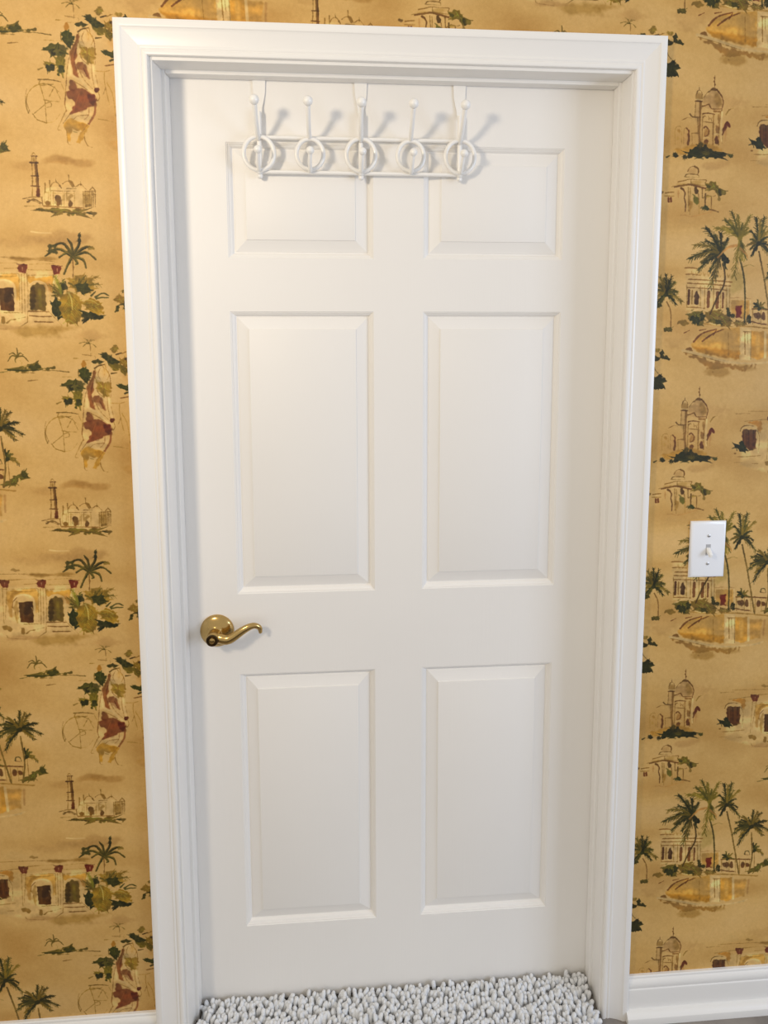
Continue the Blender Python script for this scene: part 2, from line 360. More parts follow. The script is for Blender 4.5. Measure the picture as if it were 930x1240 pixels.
def paint_mosque():
    L = Frame(20, 180, 8.4545)
    for c in ((400, 120, 120, 40), (500, 135, 90, 36), (690, 150, 110, 40)): L.wash(*c, (190, 142, 70), .6)
    L.wash(110, 180, 130, 60, (196, 150, 84), .3)
    L.fill([(275, 440), (345, 400), (600, 395), (705, 430), (690, 605), (280, 592)], CR, .45, soft=4)
    L.line([(156, 150), (162, 300), (160, 480)], 1.5, BR, .8, 1)
    L.line([(190, 150), (212, 330), (224, 490)], 4.6, (112, 72, 36), .85, 1.1); L.line([(205, 150), (225, 380), (236, 492)], 1.6, DB, .8, 1)
    L.line([(138, 142), (216, 146)], 3, DB, .85, 1); L.line([(150, 76), (206, 78)], 2.4, DB, .8, 1)
    L.line([(156, 80), (150, 136)], 1.5, BR, .8); L.line([(176, 82), (175, 138)], 1.4, BR, .6); L.line([(196, 80), (202, 136)], 2, DB, .8); L.line([(154, 66), (174, 44), (194, 68)], 1.8, (140, 102, 60), .75)
    L.wash(175, 108, 26, 28, (150, 108, 60), .5)
    for y in (279, 383): L.line([(148, y), (222+(y-279)*.14, y+5)], 2, DB, .8, 1)
    L.dot(217, 452, 20, 44, (88, 44, 24), .9)
    L.line([(60, 516), (150, 500), (266, 498)], 1.8, BR, .75); L.line([(110, 546), (175, 520), (250, 556)], 3.4, (116, 82, 46), .75); L.line([(110, 520), (190, 540), (240, 566)], 2, BR, .7); L.line([(256, 500), (268, 582)], 2.4, BR, .75); L.line([(80, 590), (240, 588)], 1.2, (178, 136, 80), .6)
    L.fill([(196, 618), (330, 614), (480, 620), (640, 630), (740, 638), (832, 680), (740, 686), (640, 662), (540, 678), (470, 656), (370, 668), (310, 642)], (100, 96, 40), .88); L.line([(205, 622), (330, 640), (400, 660)], 3, (66, 68, 28), .8); L.line([(480, 650), (560, 664), (640, 660)], 2.6, (66, 68, 28), .7); L.line([(720, 655), (770, 672)], 3.4, DG, .8)
    L.line([(280, 588), (460, 598), (690, 610)], 3.2, (140, 92, 50), .8)
    for q in (((346, 388), (370, 356), (405, 345), (438, 374), (460, 410)), ((470, 362), (510, 336), (552, 342), (602, 396)), ((610, 388), (656, 366), (712, 418)), ((750, 426), (776, 400), (802, 424))): L.line(q, 1.8, BR, .8)
    L.fill([(520, 330), (545, 315), (596, 376), (570, 396), (540, 350)], (140, 98, 50), .75); L.line([(440, 380), (455, 400)], 3.4, BR, .7)
    for q in (((404, 346), (397, 308)), ((536, 332), (531, 274)), ((656, 376), (655, 340)), ((290, 352), (292, 450)), ((337, 328), (342, 420)), ((776, 400), (774, 390))): L.line(q, 2.2, (128, 92, 50), .8)
    L.line([(340, 432), (480, 436), (602, 436)], 1.4, BR, .7); L.line([(515, 410), (610, 412)], 1.6, BR, .7); L.line([(300, 450), (470, 462), (590, 460)], 1.2, (170, 128, 72), .7)
    for x in (285, 325, 345, 375, 470, 485, 512, 590): L.line([(x, 440), (x+2, 590)], 1.2, (160, 118, 64), .65)
    for x in (682, 700, 712, 730, 748, 768, 785, 804): L.line([(x, 430+(x % 3)*12), (x+2, 600)], 1.9, (142, 102, 54), .7)
    L.line([(680, 480), (810, 470)], 1.4, BR, .6); L.line([(700, 440), (806, 436)], 1.6, BR, .7); L.wash(720, 520, 40, 80, (170, 124, 66), .5)
    L.dot(426, 536, 30, 52, (112, 74, 36), .9); L.line([(394, 560), (400, 490), (428, 478), (455, 510), (458, 586)], 1.4, DB, .7)
    L.dot(549, 566, 24, 28, (104, 66, 32), .9); L.dot(316, 556, 22, 28, (128, 88, 44), .85); L.dot(562, 482, 18, 20, (160, 116, 62), .6); L.dot(530, 520, 10, 26, (160, 116, 62), .5); L.dot(735, 585, 26, 18, (128, 92, 50), .7)

def paint_colonnade():
    L = Frame(0, 660, 6.2)
    L.wash(640, 70, 190, 42, (190, 146, 84), .5); L.wash(300, 110, 240, 40, (198, 156, 96), .3); L.line([(372, 40), (440, 46), (518, 44)], 3.2, CR, .8)
    L.wash(330, 226, 180, 16, (150, 106, 58), .75); L.wash(470, 222, 100, 14, (160, 116, 64), .55); L.line([(140, 218), (330, 226), (560, 240)], 1.2, BR, .5)
    L.fill([(-190, 320), (560, 300), (590, 640), (40, 690), (-200, 640)], CR, .42, soft=6, rnd=False)
    for q in (((60, 262), (270, 256)), ((360, 262), (540, 252)), ((180, 296), (275, 290)), ((350, 300), (520, 296)), ((30, 334), (280, 328)), ((350, 336), (525, 330)), ((-200, 300), (0, 280))): L.line(q, 1.3, (158, 116, 70), .65)
    L.fill([(44, 345), (150, 338), (278, 342), (282, 480), (250, 430), (240, 395), (180, 372), (120, 382), (96, 430), (70, 440), (50, 400)], (204, 156, 70), .75, soft=2)
    L.line([(60, 345), (180, 352), (270, 345)], 2.6, (160, 116, 60), .55); L.fill([(250, 420), (285, 430), (290, 500), (255, 500)], (210, 164, 80), .6, soft=3)
    L.fill([(346, 345), (430, 350), (522, 342), (524, 450), (490, 420), (450, 384), (400, 376), (362, 400)], (206, 154, 58), .78, soft=2); L.dot(500, 410, 30, 36, (222, 168, 92), .7, soft=2.5)
    L.line([(96, 500), (92, 450), (120, 392), (180, 374), (236, 392), (256, 440), (255, 500)], 4, CR, .9, 1, 2); L.line([(92, 470), (96, 430), (126, 395)], 2.4, (120, 74, 40), .8)
    L.fill([(95, 470), (130, 425), (140, 575), (116, 560)], (176, 130, 84), .6, soft=2); L.line([(112, 500), (126, 570)], 2, BR, .6)
    L.fill([(140, 430), (243, 430), (250, 582), (150, 582)], (84, 50, 28), .94, rnd=False); L.fill([(180, 440), (235, 440), (230, 520), (180, 520)], (58, 30, 18), .6, soft=3); L.line([(170, 450), (180, 575)], 3, (118, 78, 44), .4); L.line([(236, 470), (250, 490)], 2, CR, .6)
    L.fill([(364, 425), (396, 392), (440, 390), (472, 430), (478, 572), (420, 570), (364, 560)], (104, 78, 36), .92); L.fill([(368, 430), (400, 420), (400, 540), (370, 555)], (66, 44, 22), .7, soft=3); L.line([(430, 430), (438, 540)], 6, (146, 122, 62), .6, 1, 3); L.line([(400, 490), (470, 500)], 2, (150, 120, 60), .5); L.line([(358, 400), (400, 376), (450, 380), (486, 420), (496, 560)], 2.4, CR, .85, 1)
    for x in (-4, 272, 520):
        L.fill([(x, 266), (x+76, 264) if x < 500 else (x+66, 268), (x+60, 322), (x+18, 322)], (116, 44, 34), .95, rnd=False); L.line([(x+38, 285), (x+38, 305)], 1.8, (214, 160, 120), .85); L.line([(x, 264), (x+72, 266)], 1.6, (80, 30, 20), .7)
    for q in (((16, 325), (30, 590)), ((50, 330), (40, 560)), ((285, 330), (292, 590)), ((302, 328), (308, 600)), ((322, 328), (328, 600)), ((342, 328), (350, 480), (345, 655)), ((530, 325), (520, 400)), ((545, 330), (540, 420)), ((568, 330), (560, 380))): L.line(q, 1.4, (160, 118, 72), .7)
    for q in (((355, 580), (500, 580)), ((360, 610), (440, 614), (516, 610)), ((400, 650), (525, 650))): L.line(q, 2.8, (128, 84, 46), .8)
    L.line([(180, 596), (310, 592)], 1.6, BR, .7); L.line([(345, 655), (290, 690)], 1.4, BR, .6); L.line([(490, 570), (560, 640), (590, 670)], 1.3, (164, 122, 76), .7); L.line([(250, 640), (330, 622)], 1.2, BR, .6)
    L.fill([(20, 612), (60, 605), (92, 632), (80, 655), (55, 640), (30, 640)], (150, 108, 58), .8); L.dot(172, 648, 18, 26, (138, 98, 50), .85); L.line([(200, 665), (225, 645), (258, 640)], 3, (140, 100, 52), .75)
    L.line([(50, 680), (70, 700), (200, 708)], 1.4, BR, .6)
    L.wash(420, 715, 200, 34, (176, 130, 74), .6); L.wash(600, 690, 110, 30, (168, 122, 66), .55); L.wash(160, 700, 140, 18, (186, 142, 88), .4); L.wash(760, 735, 150, 36, (190, 146, 86), .4)
    # left end with the shuttered door
    K = Frame(850, 820, 11.625)
    for q in (((430, 182), (640, 178), (900, 172)), ((260, 222), (350, 216), (450, 210)), ((760, 258), (930, 242))): K.line(q, 1.3, (158, 116, 70), .65)
    K.dot(890, 122, 50, 14, (150, 110, 60), .6); K.wash(620, 100, 140, 40, CR, .2)
    K.fill([(420, 325), (520, 298), (604, 320), (606, 430), (570, 436), (530, 370)], (190, 132, 48), .8)
    K.line([(330, 430), (400, 372), (480, 378), (550, 430), (576, 520), (564, 710)], 2.6, CR, .9, 1, 2); K.line([(320, 440), (350, 385), (430, 362), (500, 372)], 2.2, (120, 82, 42), .8); K.line([(556, 430), (578, 520), (566, 700)], 1.2, BR, .7)
    K.fill([(352, 412), (532, 412), (532, 655), (450, 690), (380, 640), (348, 560)], (88, 50, 30), .92, rnd=False)
    for x, c in ((380, (128, 84, 50)), (430, (60, 32, 20)), (462, (124, 76, 46)), (500, (64, 34, 22)), (520, (110, 66, 40))): K.line([(x, 425), (x+3, 640)], 2.2, c, .6)
    K.fill([(224, 620), (290, 610), (340, 572), (384, 622), (424, 680), (390, 702), (320, 690), (282, 656)], (36, 46, 22), .95); K.line([(215, 665), (260, 656), (280, 690)], 2, DG, .85); K.dot(252, 732, 18, 12, (120, 80, 40), .8); K.line([(420, 690), (480, 670), (534, 655)], 3, (84, 62, 30), .8)
    K.line([(280, 770), (400, 765), (592, 745)], 1.8, BR, .75); K.line([(480, 850), (560, 850)], 1.8, BR, .6); K.line([(240, 845), (350, 842)], 1.2, BR, .5)
    K.fill([(740, 540), (790, 440), (830, 400), (930, 380), (930, 400), (840, 430), (810, 500), (790, 690), (760, 690)], (168, 116, 60), .55, soft=3)
    # palm and bush
    for q in (((668, 195), (560, 150), (472, 202)), ((668, 190), (600, 112), (524, 132)), ((665, 180), (660, 120), (630, 80)), ((672, 185), (714, 110), (712, 44)), ((675, 190), (760, 132), (816, 136)), ((675, 192), (765, 168), (832, 212)), ((672, 200), (740, 218), (764, 274)), ((666, 200), (622, 178), (572, 208)), ((664, 205), (636, 250), (606, 320)), ((670, 198), (700, 240), (690, 250))):
        L.line(q, 6.2, (70, 78, 32), .9, .45, 1.5, .2); L.line([q[0], (q[1][0]+3, q[1][1]+6), q[2]], 2.6, (42, 52, 24), .8, .4); L.line([q[0], (q[1][0]-4, q[1][1]-8), q[2]], 1.6, (128, 124, 58), .6, .4)
    for q in (((524, 132), 30, 13, (60, 70, 30)), ((714, 70), 14, 36, (40, 48, 24)), ((800, 140), 26, 12, (124, 118, 54)), ((520, 170), 36, 12, (56, 66, 30))): L.dot(*q[0], q[1], q[2], q[3], .7)
    L.line([(668, 215), (672, 290), (666, 380)], 2.4, (122, 84, 48), .85)
    L.palm((590, 470), [(505, 400), (545, 340), (600, 360), (520, 470), (560, 380)], ((104, 104, 44), (140, 130, 60), (74, 84, 36)), 1.8, 7, .05, .3)
    L.fill([(640, 345), (738, 315), (802, 350), (834, 420), (760, 452), (700, 442), (650, 402)], (140, 132, 60), .85); L.palm((700, 420), [(640, 380), (690, 330), (760, 325), (810, 370), (860, 385), (850, 330)], ((128, 122, 54), (92, 96, 42)), 1.5, 7, .1, .28)
    L.fill([(690, 392), (760, 366), (802, 430), (750, 456), (700, 436)], (48, 58, 26), .9); L.fill([(590, 380), (620, 370), (628, 420), (600, 430)], (44, 54, 26), .85)
    L.fill([(508, 520), (545, 480), (590, 500), (600, 620), (570, 625), (528, 580)], (40, 52, 24), .95)
    L.fill([(576, 490), (626, 446), (690, 452), (732, 500), (738, 600), (692, 655), (620, 655), (584, 600)], (132, 126, 50), .95)
    for k in range(8): L.line([(655, 470+k*18), (620+k*2, 520+k*18), (596+k*5, 560+k*14)], 1.8, (98, 100, 34), .6); L.line([(662, 470+k*18), (700-k, 510+k*17), (728-k*4, 560+k*13)], 1.8, (102, 102, 36), .6)
    L.line([(640, 448), (658, 490), (666, 560)], 2.4, (206, 190, 112), .8); L.line([(620, 450), (660, 440), (720, 470)], 1.8, (206, 184, 112), .7)
    L.fill([(718, 500), (800, 480), (872, 508), (884, 572), (842, 592), (760, 556)], (132, 124, 46), .92)
    for k in range(5): L.line([(740, 500+k*8), (800, 515+k*10), (868, 530+k*12)], 1.6, (96, 98, 36), .6)
    L.line([(722, 496), (800, 492), (850, 520)], 1.8, (204, 186, 108), .7)
    L.fill([(726, 560), (790, 572), (888, 606), (860, 618), (800, 628), (738, 634)], (38, 48, 22), .95)
    for q in (((830, 468), (880, 440), (926, 456)), ((836, 478), (880, 470), (924, 470)), ((800, 460), (830, 430))): L.line(q, 4, (56, 68, 30), .85, .5)
    L.line([(600, 655), (640, 630), (690, 665)], 2, (180, 160, 90), .7)
    # small sprig beside
    S = Frame(0, 600, 4.65)
    S.fill([(722, 640), (745, 614), (785, 622), (800, 650), (770, 662), (740, 655)], (120, 112, 46), .8); S.line([(728, 702), (745, 670), (775, 660)], 3.2, (64, 72, 28), .9); S.fill([(728, 704), (740, 676), (756, 672), (750, 698)], (56, 66, 26), .9); S.line([(775, 570), (790, 590), (800, 640)], 1.4, BR, .6); S.dot(800, 660, 26, 16, (60, 68, 28), .85)

def paint_island():
    L = Frame(0, 380, 4.65)
    for q in (((95, 240), (98, 220), (94, 194)), ((95, 242), (66, 238), (44, 268)), ((95, 240), (72, 222), (52, 228)), ((96, 240), (112, 222), (130, 232)), ((97, 242), (130, 240), (158, 268)), ((94, 244), (84, 258), (88, 274))): L.line(q, 3.6, (98, 100, 44), .9, .4)
    L.line([(108, 262), (122, 276), (118, 300)], 1.4, (160, 130, 70), .7)
    L.fill([(42, 318), (100, 302), (148, 308), (180, 280), (212, 280), (240, 314), (160, 324), (90, 322)], (84, 88, 36), .9); L.line([(45, 318), (140, 320), (238, 316)], 3.4, (44, 54, 24), .9); L.dot(195, 300, 30, 14, (52, 62, 26), .8)
    L.dot(265, 316, 11, 6, (80, 84, 34), .85); L.dot(297, 309, 9, 7, (80, 84, 34), .85); L.line([(0, 331), (40, 326)], 2.2, (88, 80, 38), .8); L.line([(240, 322), (300, 320), (388, 330)], 1.4, (120, 100, 50), .7); L.line([(120, 332), (200, 334)], 2, (88, 84, 40), .6); L.line([(158, 378), (212, 373)], 1.8, BR, .7)

def paint_taj():
    L = Frame(800, 460, 11.625)
    L.wash(700, 440, 260, 140, (198, 152, 92), .3); L.wash(480, 600, 330, 400, CR, .22)
    L.fill([(520, 282), (572, 280), (632, 360), (654, 460), (632, 540), (560, 560), (420, 500), (386, 440), (408, 370)], (198, 156, 100), .6, soft=3)
    L.fill([(545, 300), (612, 345), (644, 450), (600, 510), (550, 430)], (160, 116, 68), .55, soft=5)
    L.line([(549, 98), (545, 240)], 1.3, DB, .85, 1)
    for y, r in ((125, 9), (178, 11), (215, 9)): L.dot(546, y, r, r*1.4, (104, 66, 36), .8)
    L.fill([(498, 278), (540, 250), (582, 282), (542, 298)], (104, 64, 34), .85)
    L.line([(500, 284), (440, 328), (402, 384)], 1.7, (132, 92, 54), .8); L.line([(574, 276), (630, 342), (664, 424), (654, 484), (640, 545)], 2.6, (108, 66, 36), .85)
    L.line([(380, 494), (430, 480), (470, 470), (510, 522), (640, 520)], 2.8, (116, 74, 40), .85); L.line([(540, 552), (622, 556)], 4, (134, 88, 50), .8); L.line([(388, 588), (460, 580), (545, 592)], 2.8, (104, 64, 36), .85)
    L.fill([(282, 450), (372, 440), (362, 640), (350, 950), (320, 950), (290, 640)], (206, 164, 108), .4, soft=3)
    L.line([(292, 450), (280, 640)], 1.4, BR, .7, 1); L.line([(358, 448), (348, 640), (338, 820), (348, 950)], 4.4, (132, 88, 50), .75, 1, 2); L.line([(318, 650), (322, 830)], 1.6, BR, .7)
    L.line([(288, 432), (378, 432)], 2.8, DB, .8, 1); L.line([(300, 345), (296, 405)], 1.7, BR, .8); L.line([(376, 345), (378, 405)], 1.7, BR, .8); L.wash(336, 374, 44, 40, (150, 106, 62), .6); L.line([(306, 338), (318, 305), (342, 290), (368, 308), (380, 345)], 1.8, (120, 82, 46), .8); L.line([(342, 292), (342, 252)], 1.6, DB, .7); L.line([(296, 410), (378, 412)], 2.2, CR, .7); L.dot(342, 320, 12, 12, CR, .6)
    L.line([(214, 600), (255, 636), (362, 634)], 2.5, (104, 68, 38), .8); L.line([(190, 645), (235, 650)], 1.4, BR, .6)
    for q, w_ in ((((386, 600), (376, 960)), 1.6), (((532, 604), (522, 980)), 2.6), (((624, 560), (604, 780), (600, 980)), 2.4), (((600, 600), (598, 700)), 3), (((110, 680), (190, 640)), 1.2)): L.line(q, w_, (140, 96, 56), .75, 1)
    L.line([(648, 560), (636, 780), (640, 930)], 3.4, CR, .7, 1)
    for q in (((392, 636), (415, 616), (440, 634)), ((460, 620), (470, 660), (482, 640)), ((496, 650), (505, 680), (512, 640)), ((395, 690), (520, 700))): L.line(q, 2, (124, 84, 46), .7)
    L.line([(404, 768), (430, 752), (466, 792), (460, 850), (424, 880)], 3.6, (104, 60, 34), .85); L.wash(440, 825, 40, 60, (170, 112, 66), .6); L.line([(410, 880), (420, 830), (440, 810)], 2, (150, 96, 56), .7)
    L.dot(432, 944, 34, 34, (108, 62, 34), .85); L.dot(576, 920, 28, 56, (96, 52, 32), .85); L.dot(582, 790, 26, 58, (138, 88, 50), .75); L.line([(546, 850), (580, 836), (612, 850)], 2.6, CR, .7); L.line([(400, 900), (440, 886), (480, 900)], 2.4, CR, .6)
    L.fill([(160, 772), (206, 800), (216, 880), (202, 984), (178, 984), (188, 860)], (106, 58, 32), .9); L.line([(166, 775), (136, 810), (130, 990)], 1.5, BR, .7); L.wash(160, 890, 30, 90, (206, 160, 104), .4)
    L.line([(20, 990), (16, 810), (58, 762), (104, 790), (104, 980)], 1.4, (164, 122, 70), .6); L.dot(65, 818, 20, 26, (150, 106, 60), .6); L.dot(55, 920, 18, 24, (172, 130, 78), .5); L.line([(240, 842), (340, 840)], 2, (128, 88, 48), .7); L.line([(240, 848), (246, 975)], 1.6, (150, 106, 62), .7)
    L.fill([(652, 760), (690, 692), (728, 680), (757, 718), (752, 752), (716, 742), (688, 780), (672, 830), (656, 850)], (98, 42, 28), .92); L.line([(660, 760), (648, 960)], 1.4, BR, .7); L.wash(690, 850, 26, 80, (186, 134, 76), .6)
    L.line([(700, 588), (738, 532), (802, 504)], 2.4, (156, 118, 66), .8); L.line([(740, 530), (760, 520)], 3, (140, 100, 54), .7)
    L.fill([(0, 1060), (180, 1012), (400, 960), (600, 1010), (645, 1060), (500, 1092), (150, 1124), (60, 1120)], (180, 126, 62), .7, soft=4)
    L.fill([(150, 1130), (225, 1045), (330, 985), (450, 1008), (540, 1070), (620, 1092), (700, 1072), (722, 1110), (690, 1144), (500, 1138), (300, 1152), (180, 1160)], (38, 46, 22), .95, wob=3); L.dot(430, 1090, 60, 36, (70, 76, 32), .5, soft=4); L.dot(360, 990, 40, 40, (66, 66, 30), .7, soft=3)
    L.dot(762, 1110, 38, 28, (66, 78, 34), .9); L.dot(824, 1108, 16, 12, (60, 70, 30), .85); L.dot(18, 1122, 36, 34, (40, 46, 24), .92); L.dot(150, 1150, 40, 30, (44, 50, 24), .9); L.line([(-100, 1160), (-60, 1140)], 3, DG, .8)
    L.wash(560, 1240, 180, 60, (192, 146, 86), .4)

def paint_pavilion():
    L = Frame(780, 560, 10.3333)
    L.wash(430, 400, 220, 300, CR, .28)
    L.line([(372, 150), (402, 105), (450, 90), (494, 112), (502, 150), (492, 178)], 1.7, (128, 88, 48), .8); L.line([(455, 92), (498, 118), (500, 165)], 3.6, (112, 72, 36), .75); L.wash(430, 140, 60, 40, (190, 144, 84), .4)
    L.line([(334, 212), (372, 182), (490, 184), (506, 212)], 2, (130, 92, 50), .8); L.line([(340, 214), (500, 216)], 1.2, BR, .6)
    L.line([(258, 272), (330, 256), (408, 236), (500, 242), (592, 240), (584, 276)], 2, (128, 88, 48), .8); L.line([(214, 332), (310, 312), (402, 298), (500, 318), (586, 336)], 3.6, (104, 64, 34), .85, 1); L.line([(430, 290), (510, 300), (590, 306)], 2.4, (140, 98, 54), .7); L.line([(412, 240), (414, 300)], 2, BR, .7); L.wash(500, 270, 90, 28, (176, 130, 74), .5); L.wash(310, 300, 90, 22, (176, 130, 74), .4); L.line([(180, 330), (230, 318)], 2, BR, .6)
    L.line([(380, 330), (386, 600)], 1.6, BR, .7, 1); L.line([(294, 342), (322, 362), (342, 400), (334, 450), (348, 520), (344, 604)], 3.6, (98, 60, 32), .85); L.line([(404, 340), (398, 640)], 1.5, (150, 108, 60), .7); L.fill([(386, 480), (424, 490), (416, 560), (396, 600)], (180, 128, 66), .7, soft=2.5)
    L.fill([(438, 410), (470, 420), (498, 450), (504, 510), (466, 514), (442, 474)], (106, 98, 44), .9); L.dot(476, 366, 26, 38, (78, 52, 28), .85); L.line([(546, 340), (548, 440)], 3, (104, 72, 40), .75); L.line([(500, 400), (512, 500)], 2.4, (120, 80, 44), .6); L.line([(510, 500), (510, 620)], 2, (170, 126, 70), .6)
    L.line([(262, 370), (262, 450)], 3.4, (190, 140, 80), .6)
    L.fill([(590, 292), (630, 285), (660, 260), (705, 265), (742, 305), (782, 332), (824, 372), (812, 402), (750, 402), (722, 362), (680, 345), (640, 358), (598, 335)], (104, 104, 44), .92, wob=2.4); L.fill([(600, 300), (640, 310), (630, 350), (600, 335)], (62, 68, 30), .8); L.fill([(730, 330), (772, 350), (770, 400), (740, 380)], (56, 64, 28), .8); L.dot(800, 375, 24, 26, (176, 150, 84), .7, soft=2.5)
    L.line([(585, 400), (582, 500), (586, 560)], 3.6, (88, 62, 34), .85); L.line([(656, 430), (654, 572)], 2.4, (110, 76, 42), .8); L.line([(556, 446), (610, 414), (660, 424), (704, 414)], 2.4, (110, 78, 42), .75); L.dot(630, 425, 40, 14, (150, 118, 60), .6); L.dot(748, 452, 16, 18, (140, 110, 56), .7)
    L.dot(576, 562, 46, 26, (46, 58, 26), .95); L.line([(640, 574), (690, 582), (738, 598)], 3, (104, 70, 38), .8)
    L.line([(108, 404), (160, 396), (208, 390)], 3, (134, 92, 50), .8); L.line([(102, 438), (212, 436)], 2, (150, 106, 60), .7); L.dot(142, 484, 13, 30, (96, 50, 32), .9); L.dot(174, 474, 12, 28, (96, 50, 32), .85); L.wash(160, 415, 60, 16, CR, .4); L.dot(60, 392, 30, 18, (100, 70, 40), .85)
    L.line([(330, 642), (412, 662), (540, 632), (660, 598)], 2, (186, 136, 72), .7); L.line([(290, 650), (350, 650)], 1.8, (186, 140, 80), .6)

def paint_pool():
    L = Frame(760, 930, 5.4706)
    L.wash(350, 560, 190, 160, CR, .22); L.wash(150, 780, 120, 60, (196, 152, 92), .3); L.wash(520, 480, 50, 60, (176, 148, 100), .5)
    # temple
    L.fill([(215, 400), (280, 398), (290, 440), (490, 445), (482, 640), (218, 640)], CR, .35, soft=4, rnd=False)
    for y, x0, x1, w_ in ((405, 212, 280, 2.6), (440, 215, 300, 1.8), (466, 232, 494, 2.6), (488, 226, 486, 2.6), (512, 222, 464, 2), (620, 222, 330, 2)): L.line([(x0, y+3), ((x0+x1)/2, y), (x1, y+2)], w_, (138, 90, 48), .75, 1)
    for x in range(250, 480, 24): L.line([(x, 425), (x+5, 445), (x+12, 430)], 1.6, (164, 118, 66), .6)
    L.line([(235, 530), (232, 604)], 5, (92, 52, 28), .9, 1); L.dot(280, 570, 15, 38, (70, 38, 20), .92); L.line([(254, 530), (252, 600)], 3, (150, 104, 56), .7, 1)
    for x, w_ in ((354, 6.5), (408, 7), (442, 4)): L.line([(x, 532), (x-3, 610)], w_, (112, 62, 34), .85, 1)
    for x in (222, 304, 330, 384, 426, 462, 482): L.line([(x, 500), (x, 622)], 1.5, (164, 120, 70), .7, 1)
    L.line([(316, 530), (316, 620)], 4, CR, .7, 1); L.line([(470, 480), (470, 630)], 3, CR, .6, 1)
    L.fill([(488, 566), (602, 560), (602, 662), (490, 655)], (206, 156, 70), .7, rnd=False); L.fill([(519, 595), (552, 595), (552, 662), (519, 662)], (112, 38, 26), .95, rnd=False); L.line([(486, 556), (540, 550), (606, 552)], 1.8, (196, 150, 90), .8); L.line([(588, 570), (590, 660)], 1.5, BR, .6); L.line([(606, 560), (608, 690)], 3, CR, .7, 1)
    L.line([(620, 606), (720, 604), (812, 606)], 2.6, (112, 66, 38), .85, 1); L.line([(616, 676), (660, 684), (704, 686)], 2.6, (112, 66, 38), .85, 1); L.fill([(625, 615), (720, 612), (715, 680), (622, 676)], CR, .4, soft=2, rnd=False)
    for x, h in ((640, 14), (656, 20), (688, 24), (762, 22), (792, 14)): L.dot(x, 642, 12, h, (98, 58, 34), .85)
    for x in (622, 672, 712, 740, 780, 808): L.line([(x, 610), (x, 690)], 1.4, (150, 108, 60), .7, 1)
    L.line([(774, 570), (780, 553), (800, 552), (808, 574)], 2.6, (70, 62, 34), .85); L.line([(776, 575), (806, 576)], 1.6, DB, .7)
    # terrace wall
    L.fill([(246, 828), (330, 752), (450, 722), (546, 714), (544, 884), (460, 884), (280, 862)], (212, 162, 72), .82, rnd=False, soft=2.4); L.fill([(260, 835), (400, 838), (545, 845), (544, 884), (460, 884), (300, 866)], (196, 138, 40), .75, soft=5); L.wash(430, 770, 90, 36, (226, 182, 104), .6); L.wash(512, 800, 30, 60, (224, 178, 100), .6)
    L.fill([(614, 728), (692, 728), (690, 868), (645, 886), (612, 872)], (204, 150, 56), .82, rnd=False, soft=2); L.fill([(640, 750), (665, 750), (660, 840), (645, 840)], (226, 180, 96), .6, soft=4); L.fill([(706, 735), (790, 740), (770, 850), (710, 860)], (204, 154, 70), .7, soft=3, rnd=False); L.line([(800, 745), (792, 830)], 5, (190, 142, 80), .6, .6, 2.4)
    L.fill([(546, 712), (612, 712), (612, 892), (546, 892)], CR, .75, rnd=False); L.line([(698, 730), (698, 868)], 5, CR, .8, 1); L.line([(574, 735), (576, 860)], 2.2, (150, 104, 54), .75, 1); L.line([(566, 735), (606, 733)], 1.6, BR, .7); L.line([(590, 740), (592, 800)], 1.4, BR, .6); L.line([(474, 745), (476, 872)], 1.4, (160, 112, 54), .7, 1); L.line([(612, 730), (610, 885)], 1.4, BR, .6, 1)
    L.line([(330, 706), (450, 712), (620, 704), (860, 716)], 2.4, (176, 128, 70), .75, 1); L.line([(360, 700), (400, 708), (470, 702), (520, 712)], 2.4, CR, .8)
    for q, w_ in ((((266, 808), (300, 772), (345, 748), (402, 732)), 4.4), (((318, 802), (366, 768), (400, 748), (446, 730)), 4), (((300, 745), (340, 735)), 3), (((206, 765), (240, 748)), 2.4), (((400, 740), (380, 768)), 3)): L.line(q, w_, (118, 66, 34), .85, .5)
    L.fill([(214, 858), (240, 838), (258, 860)], (122, 78, 40), .85)
    L.line([(200, 862), (300, 876), (450, 904), (600, 908), (740, 888), (790, 872)], 5.6, CR, .85, .6, 2.4); L.line([(205, 872), (300, 886), (450, 912)], 1.5, (140, 96, 50), .7)
    L.fill([(215, 880), (320, 898), (450, 920), (640, 918), (560, 945), (460, 938), (380, 962), (330, 930), (290, 902)], (164, 110, 58), .75, soft=3, wob=4); L.wash(420, 962, 90, 34, (176, 126, 70), .65); L.wash(560, 935, 80, 20, (176, 128, 74), .5)
    # shrubs
    L.fill([(226, 655), (262, 638), (310, 640), (334, 680), (310, 720), (258, 712), (240, 690)], (92, 96, 40), .9, wob=3); L.dot(275, 690, 30, 26, (44, 54, 24), .9); L.dot(316, 670, 16, 18, (44, 54, 24), .85)
    L.fill([(340, 650), (380, 628), (430, 632), (492, 672), (484, 708), (400, 706), (350, 700)], (110, 106, 48), .9, wob=3); L.dot(415, 690, 24, 14, (50, 58, 26), .85); L.dot(380, 690, 16, 14, (90, 92, 40), .8); L.fill([(166, 712), (200, 690), (238, 712), (200, 726)], (116, 110, 52), .85); L.dot(475, 632, 13, 18, (54, 62, 28), .9); L.dot(500, 655, 13, 14, (54, 62, 28), .9); L.dot(597, 665, 15, 24, (48, 56, 26), .92); L.dot(545, 690, 40, 14, (124, 116, 56), .8); L.line([(230, 655), (300, 628), (350, 640)], 3, CR, .7)
    L.fill([(795, 694), (840, 655), (890, 625), (932, 612), (934, 636), (885, 652), (860, 688), (830, 690)], (90, 94, 40), .9, wob=3); L.dot(918, 624, 18, 18, (62, 72, 32), .85); L.line([(800, 690), (860, 676), (880, 684)], 3, (80, 84, 36), .8)
